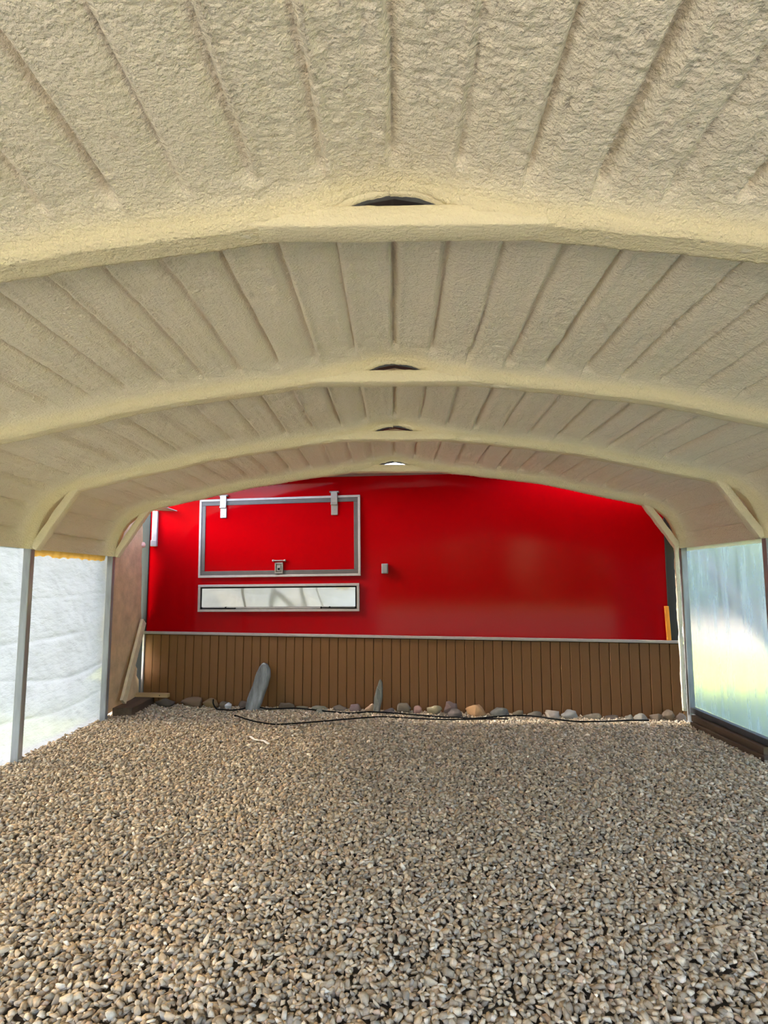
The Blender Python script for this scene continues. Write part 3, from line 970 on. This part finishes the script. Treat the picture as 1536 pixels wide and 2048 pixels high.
slab('slate_slab', 1.44, 0.305, [(0.0, 0.0), (0.10, -0.01), (0.155, 0.03), (0.19, 0.16), (0.235, 0.34), (0.25, 0.44), (0.235, 0.52), (0.195, 0.575), (0.145, 0.585),
                         (0.105, 0.53), (0.075, 0.41), (0.03, 0.22), (0.0, 0.10)], 0.075, M_SLATE, 'tall blue-grey slate slab leaning on the brown skirting', 0.27)
slab('slate_slab', 2.903, 0.23, [(0.0, 0.0), (0.055, -0.01), (0.078, 0.05), (0.088, 0.18), (0.098, 0.30), (0.094, 0.37), (0.072, 0.415), (0.05, 0.39),
                         (0.032, 0.31), (0.008, 0.19), (-0.003, 0.08)], 0.05, M_SLATE2, 'short narrow greenish slate slab leaning on the brown skirting', 0.26)

# ------------------------------------------------------------------ cables
def cable(pts, r, label, seed):
    rr_ = random.Random(seed)
    P = [Vector((p[0], p[1], p[2] if len(p) > 2 else 0.028 + rr_.uniform(-.004, .008))) for p in pts]
    P = [P[0] * 2 - P[1]] + P + [P[-1] * 2 - P[-2]]
    path = []
    for i in range(1, len(P) - 2):
        for q in range(6):
            t_ = q / 6
            path.append(0.5 * ((2 * P[i]) + (P[i + 1] - P[i - 1]) * t_ + (2 * P[i - 1] - 5 * P[i] + 4 * P[i + 1] - P[i + 2]) * t_ ** 2 + (3 * P[i] - P[i - 1] - 3 * P[i + 1] + P[i + 2]) * t_ ** 3))
    path.append(P[-2])
    V, F_ = [], []
    for i, c in enumerate(path):
        d_ = (path[min(i + 1, len(path) - 1)] - path[max(i - 1, 0)]).normalized()
        a_ = d_.cross(Vector((0, 0, 1))).normalized(); b_ = a_.cross(d_)
        for j in range(7):
            w_ = 2 * PI * j / 7
            V.append(tuple(c + (a_ * math.cos(w_) + b_ * math.sin(w_)) * r))
        if i:
            for j in range(7):
                F_.append((i * 7 - 7 + j, i * 7 - 7 + (j + 1) % 7, i * 7 + (j + 1) % 7, i * 7 + j))
    o = from_np('cable', V, F_, M_BLACK, None, True)
    return tag(o, label, 'cable')
cable([(-2.11, 7.43, .10), (-2.09, 7.37, .06), (-2.02, 7.27), (-1.93, 7.20), (-1.85, 7.17), (-1.77, 7.23), (-1.70, 7.31), (-1.62, 7.33, .05), (-1.45, 7.27), (-1.31, 7.27), (-1.09, 7.28), (-0.79, 7.18), (-0.50, 7.08), (-0.28, 7.10),
       (0.0, 7.06), (0.21, 6.96), (0.53, 6.89), (0.66, 6.86, .03), (0.78, 6.80), (1.0, 6.85), (1.19, 6.95), (1.44, 6.91), (1.66, 6.76), (1.89, 6.70), (2.2, 6.72), (2.45, 6.74), (2.62, 6.72)],
      0.008, 'black cable winding along the row of rocks at the skirting', 1)
cable([(-1.72, 6.95, .0), (-1.71, 6.88), (-1.49, 6.64), (-1.26, 6.53), (-1.11, 6.53), (-0.77, 6.61), (-0.52, 6.73), (-0.27, 6.83), (-0.11, 6.88), (0.21, 6.79), (0.46, 6.74), (0.73, 6.75), (1.10, 6.81), (1.22, 6.9, .0)],
      0.007, 'thin black cable looping out across the gravel from the slabs', 2)

# streak of sunlight on the gravel, painted as a thin white strip
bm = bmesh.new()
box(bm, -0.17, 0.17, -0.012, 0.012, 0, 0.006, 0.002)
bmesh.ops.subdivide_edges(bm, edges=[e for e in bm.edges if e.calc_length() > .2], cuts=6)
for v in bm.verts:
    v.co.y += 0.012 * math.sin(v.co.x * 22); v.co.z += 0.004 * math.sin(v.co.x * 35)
o = bm_obj('sun_streak', bm, simple('sun_streak_white', (0.92, 0.88, 0.80), .7), None)
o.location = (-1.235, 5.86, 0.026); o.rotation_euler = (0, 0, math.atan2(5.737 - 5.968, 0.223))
tag(o, 'thin white strip painted as a streak of sunlight on the gravel in front of the slabs', 'light streak')

# ------------------------------------------------------------------ gravel
NV = 64
variants = []
for q in range(NV):
    r = random.Random(900 + q)
    bm = bmesh.new()
    el = r.uniform(.95, 1.75); fl = r.uniform(.45, .85)
    for _ in range(12):
        v = Vector((r.gauss(0, 1), r.gauss(0, 1), r.gauss(0, 1))).normalized() * r.uniform(.78, 1)
        bm.verts.new((v.x * el, v.y, v.z * fl))
    res = bmesh.ops.convex_hull(bm, input=bm.verts)
    bmesh.ops.delete(bm, geom=[g for g in res['geom_interior'] if isinstance(g, bmesh.types.BMVert)], context='VERTS')
    bmesh.ops.triangulate(bm, faces=bm.faces)
    bmesh.ops.recalc_face_normals(bm, faces=bm.faces)
    bm.verts.ensure_lookup_table(); bm.verts.index_update()
    variants.append((np.array([v.co[:] for v in bm.verts], np.float32), np.array([[v.index for v in f.verts] for f in bm.faces], np.int32)))
    bm.free()

GR_COLS = np.array([(.30, .265, .215), (.34, .305, .25), (.25, .22, .18), (.38, .345, .29), (.29, .24, .18), (.33, .27, .20), (.21, .19, .165), (.42, .40, .36), (.28, .27, .25), (.31, .245, .20), (.55, .52, .47)])
GR_W = np.array([.17, .17, .14, .11, .11, .08, .07, .05, .06, .03, .01])
def scatter(y0, y1, sp, zlo, zhi, rlo, rhi, seed):
    r = np.random.default_rng(seed)
    xs = np.arange(-3.12, 3.12, sp); yy = np.arange(y0, y1, sp * .92)
    X, Yg = np.meshgrid(xs, yy)
    X = X + (np.arange(len(yy)) % 2)[:, None] * sp / 2
    X = (X + r.uniform(-.42, .42, X.shape) * sp).ravel(); Yg = (Yg + r.uniform(-.42, .42, Yg.shape) * sp).ravel()
    keep = (Yg < line_y(X) - 0.065) & (np.abs(X) < 3.12) & (np.abs(X) < 0.5 + 0.72 * np.maximum(Yg, 0) + .6)
    X = X[keep]; Yg = Yg[keep]
    n = len(X)
    rad = r.uniform(rlo, rhi, n) * (0.75 + 0.5 * r.random(n) ** 2)
    Z = r.uniform(zlo, zhi, n) + 0.006 * vnoise(X * 1.5, Yg * 1.5, 77)
    eul = np.c_[r.normal(0, .45, n), r.normal(0, .45, n), r.uniform(0, 2 * PI, n)]
    col = GR_COLS[r.choice(len(GR_COLS), n, p=GR_W / GR_W.sum())] * (1.78, 1.63, 1.40) * r.uniform(.68, 1.2, (n, 1))
    var = r.integers(0, NV, n)
    return X, Yg, Z, rad, eul, col, var
A = scatter(1.35, 7.75, 0.0272, -0.006, 0.006, .0135, .0215, 1)
B = scatter(1.35, 7.75, 0.037, 0.008, 0.018, .012, .020, 2)
G = [np.concatenate([a, b]) for a, b in zip(A, B)]
gx_, gy_, gz_, gr_, ge_, gc_, gvr_ = G
def rotmats(e):
    cx, cy, cz = np.cos(e).T; sx_, sy_, sz_ = np.sin(e).T
    R = np.empty((len(e), 3, 3))
    R[:, 0, 0] = cz * cy; R[:, 0, 1] = cz * sy_ * sx_ - sz_ * cx; R[:, 0, 2] = cz * sy_ * cx + sz_ * sx_
    R[:, 1, 0] = sz_ * cy; R[:, 1, 1] = sz_ * sy_ * sx_ + cz * cx; R[:, 1, 2] = sz_ * sy_ * cx - cz * sx_
    R[:, 2, 0] = -sy_; R[:, 2, 1] = cy * sx_; R[:, 2, 2] = cy * cx
    return R
# the 300 that show largest: top stones inside the view, nearest first
fy = np.maximum(gy_, .01)
inview = (np.abs(gx_ / fy) < 0.60) & (gy_ > 2.20)
score = np.where(inview & (gz_ > 0.002), gr_ / (gy_ ** 1.5), 0)
near = np.argsort(-score)[:300]
isnear = np.zeros(len(gx_), bool); isnear[near] = True
RM = rotmats(ge_)
Vs, Fs, Cs = [], [], []
base = 0
for v in range(NV):
    ids = np.where((gvr_ == v) & ~isnear)[0]
    if not len(ids): continue
    vv_, ff_ = variants[v]
    W_ = np.einsum('nij,kj->nki', RM[ids], vv_) * gr_[ids][:, None, None] + np.stack([gx_[ids], gy_[ids], gz_[ids]], -1)[:, None, :]
    Vs.append(W_.reshape(-1, 3))
    k = len(vv_)
    Fs.append((ff_[None] + (base + np.arange(len(ids)) * k)[:, None, None]).reshape(-1, 3))
    Cs.append(np.repeat(gc_[ids], len(ff_), axis=0))
    base += len(ids) * k
go = from_np('gravel', np.concatenate(Vs), np.concatenate(Fs), M_GRAVEL, floor)
set_tint(go.data, np.concatenate(Cs))
tag(go, kind='stuff')
for i in near:
    vv_, ff_ = variants[gvr_[i]]
    W_ = (RM[i] @ vv_.T).T * gr_[i]
    o = from_np('gravel_stone', W_, ff_, M_GRAVEL, floor)
    o.location = (gx_[i], gy_[i], gz_[i])
    set_tint(o.data, np.tile(gc_[i], (len(ff_), 1)))

# ------------------------------------------------------------------ outside, blurred behind the film
o = lean_bar('prop_pole', (4.03, 5.3, -0.11), (3.37, 8.4, 2.55), 0.12, 0.12, M_WOOD_DARK, (1, 0, 0))
tag(o, 'dark slanting pole outside, blurred behind the plastic film', 'pole')
def bush(name, x, y, r, h, seed):
    bm = bmesh.new()
    bmesh.ops.create_icosphere(bm, subdivisions=4, radius=1)
    for v in bm.verts:
        p = v.co.copy()
        v.co *= 1 + .22 * mnoise.noise(p * 2 + Vector((seed, 0, 0))) + .15 * mnoise.noise(p * 6 + Vector((0, seed, 0)))
        v.co = Vector((v.co.x * r, v.co.y * r, (v.co.z + .95) * h / 2))
    o = bm_obj(name, bm, M_LEAF, None, True); o.location = (x, y, -.1)
    return o
o = bush('gap_shading_tree', -5.6, 9.1, 1.9, 9.0, 3); tag(o, 'tall dark green bushy tree glimpsed through the gap left of the trailer, added to block the sun there', 'tree')  # foliage added at this height to keep sun out of the rear gap
tl = bmesh.new()
for q in range(70):
    bb = bmesh.new()
    bmesh.ops.create_icosphere(bb, subdivisions=3, radius=1)
    ang = math.radians(q * 360 / 70)
    R_ = random.uniform(30, 38)
    cx_, cy_ = math.cos(ang) * R_, math.sin(ang) * R_
    hh_ = random.uniform(7.0, 10.0); rw = random.uniform(2.8, 3.8)
    for v in bb.verts:
        p = v.co.copy()
        v.co *= 1 + .25 * mnoise.noise(p * 2.5 + Vector((q, 0, 0)))
        v.co = Vector((v.co.x * rw + cx_, v.co.y * rw + cy_, (v.co.z + .9) * hh_ / 2 - .1))
    me = bpy.data.meshes.new('tmp'); bb.to_mesh(me); bb.free(); tl.from_mesh(me); bpy.data.meshes.remove(me)
tag(bm_obj('treeline', tl, M_LEAF, None, True), 'distant blurred treeline round the lawn, seen blurred through the plastic film', 'trees', kind='stuff')
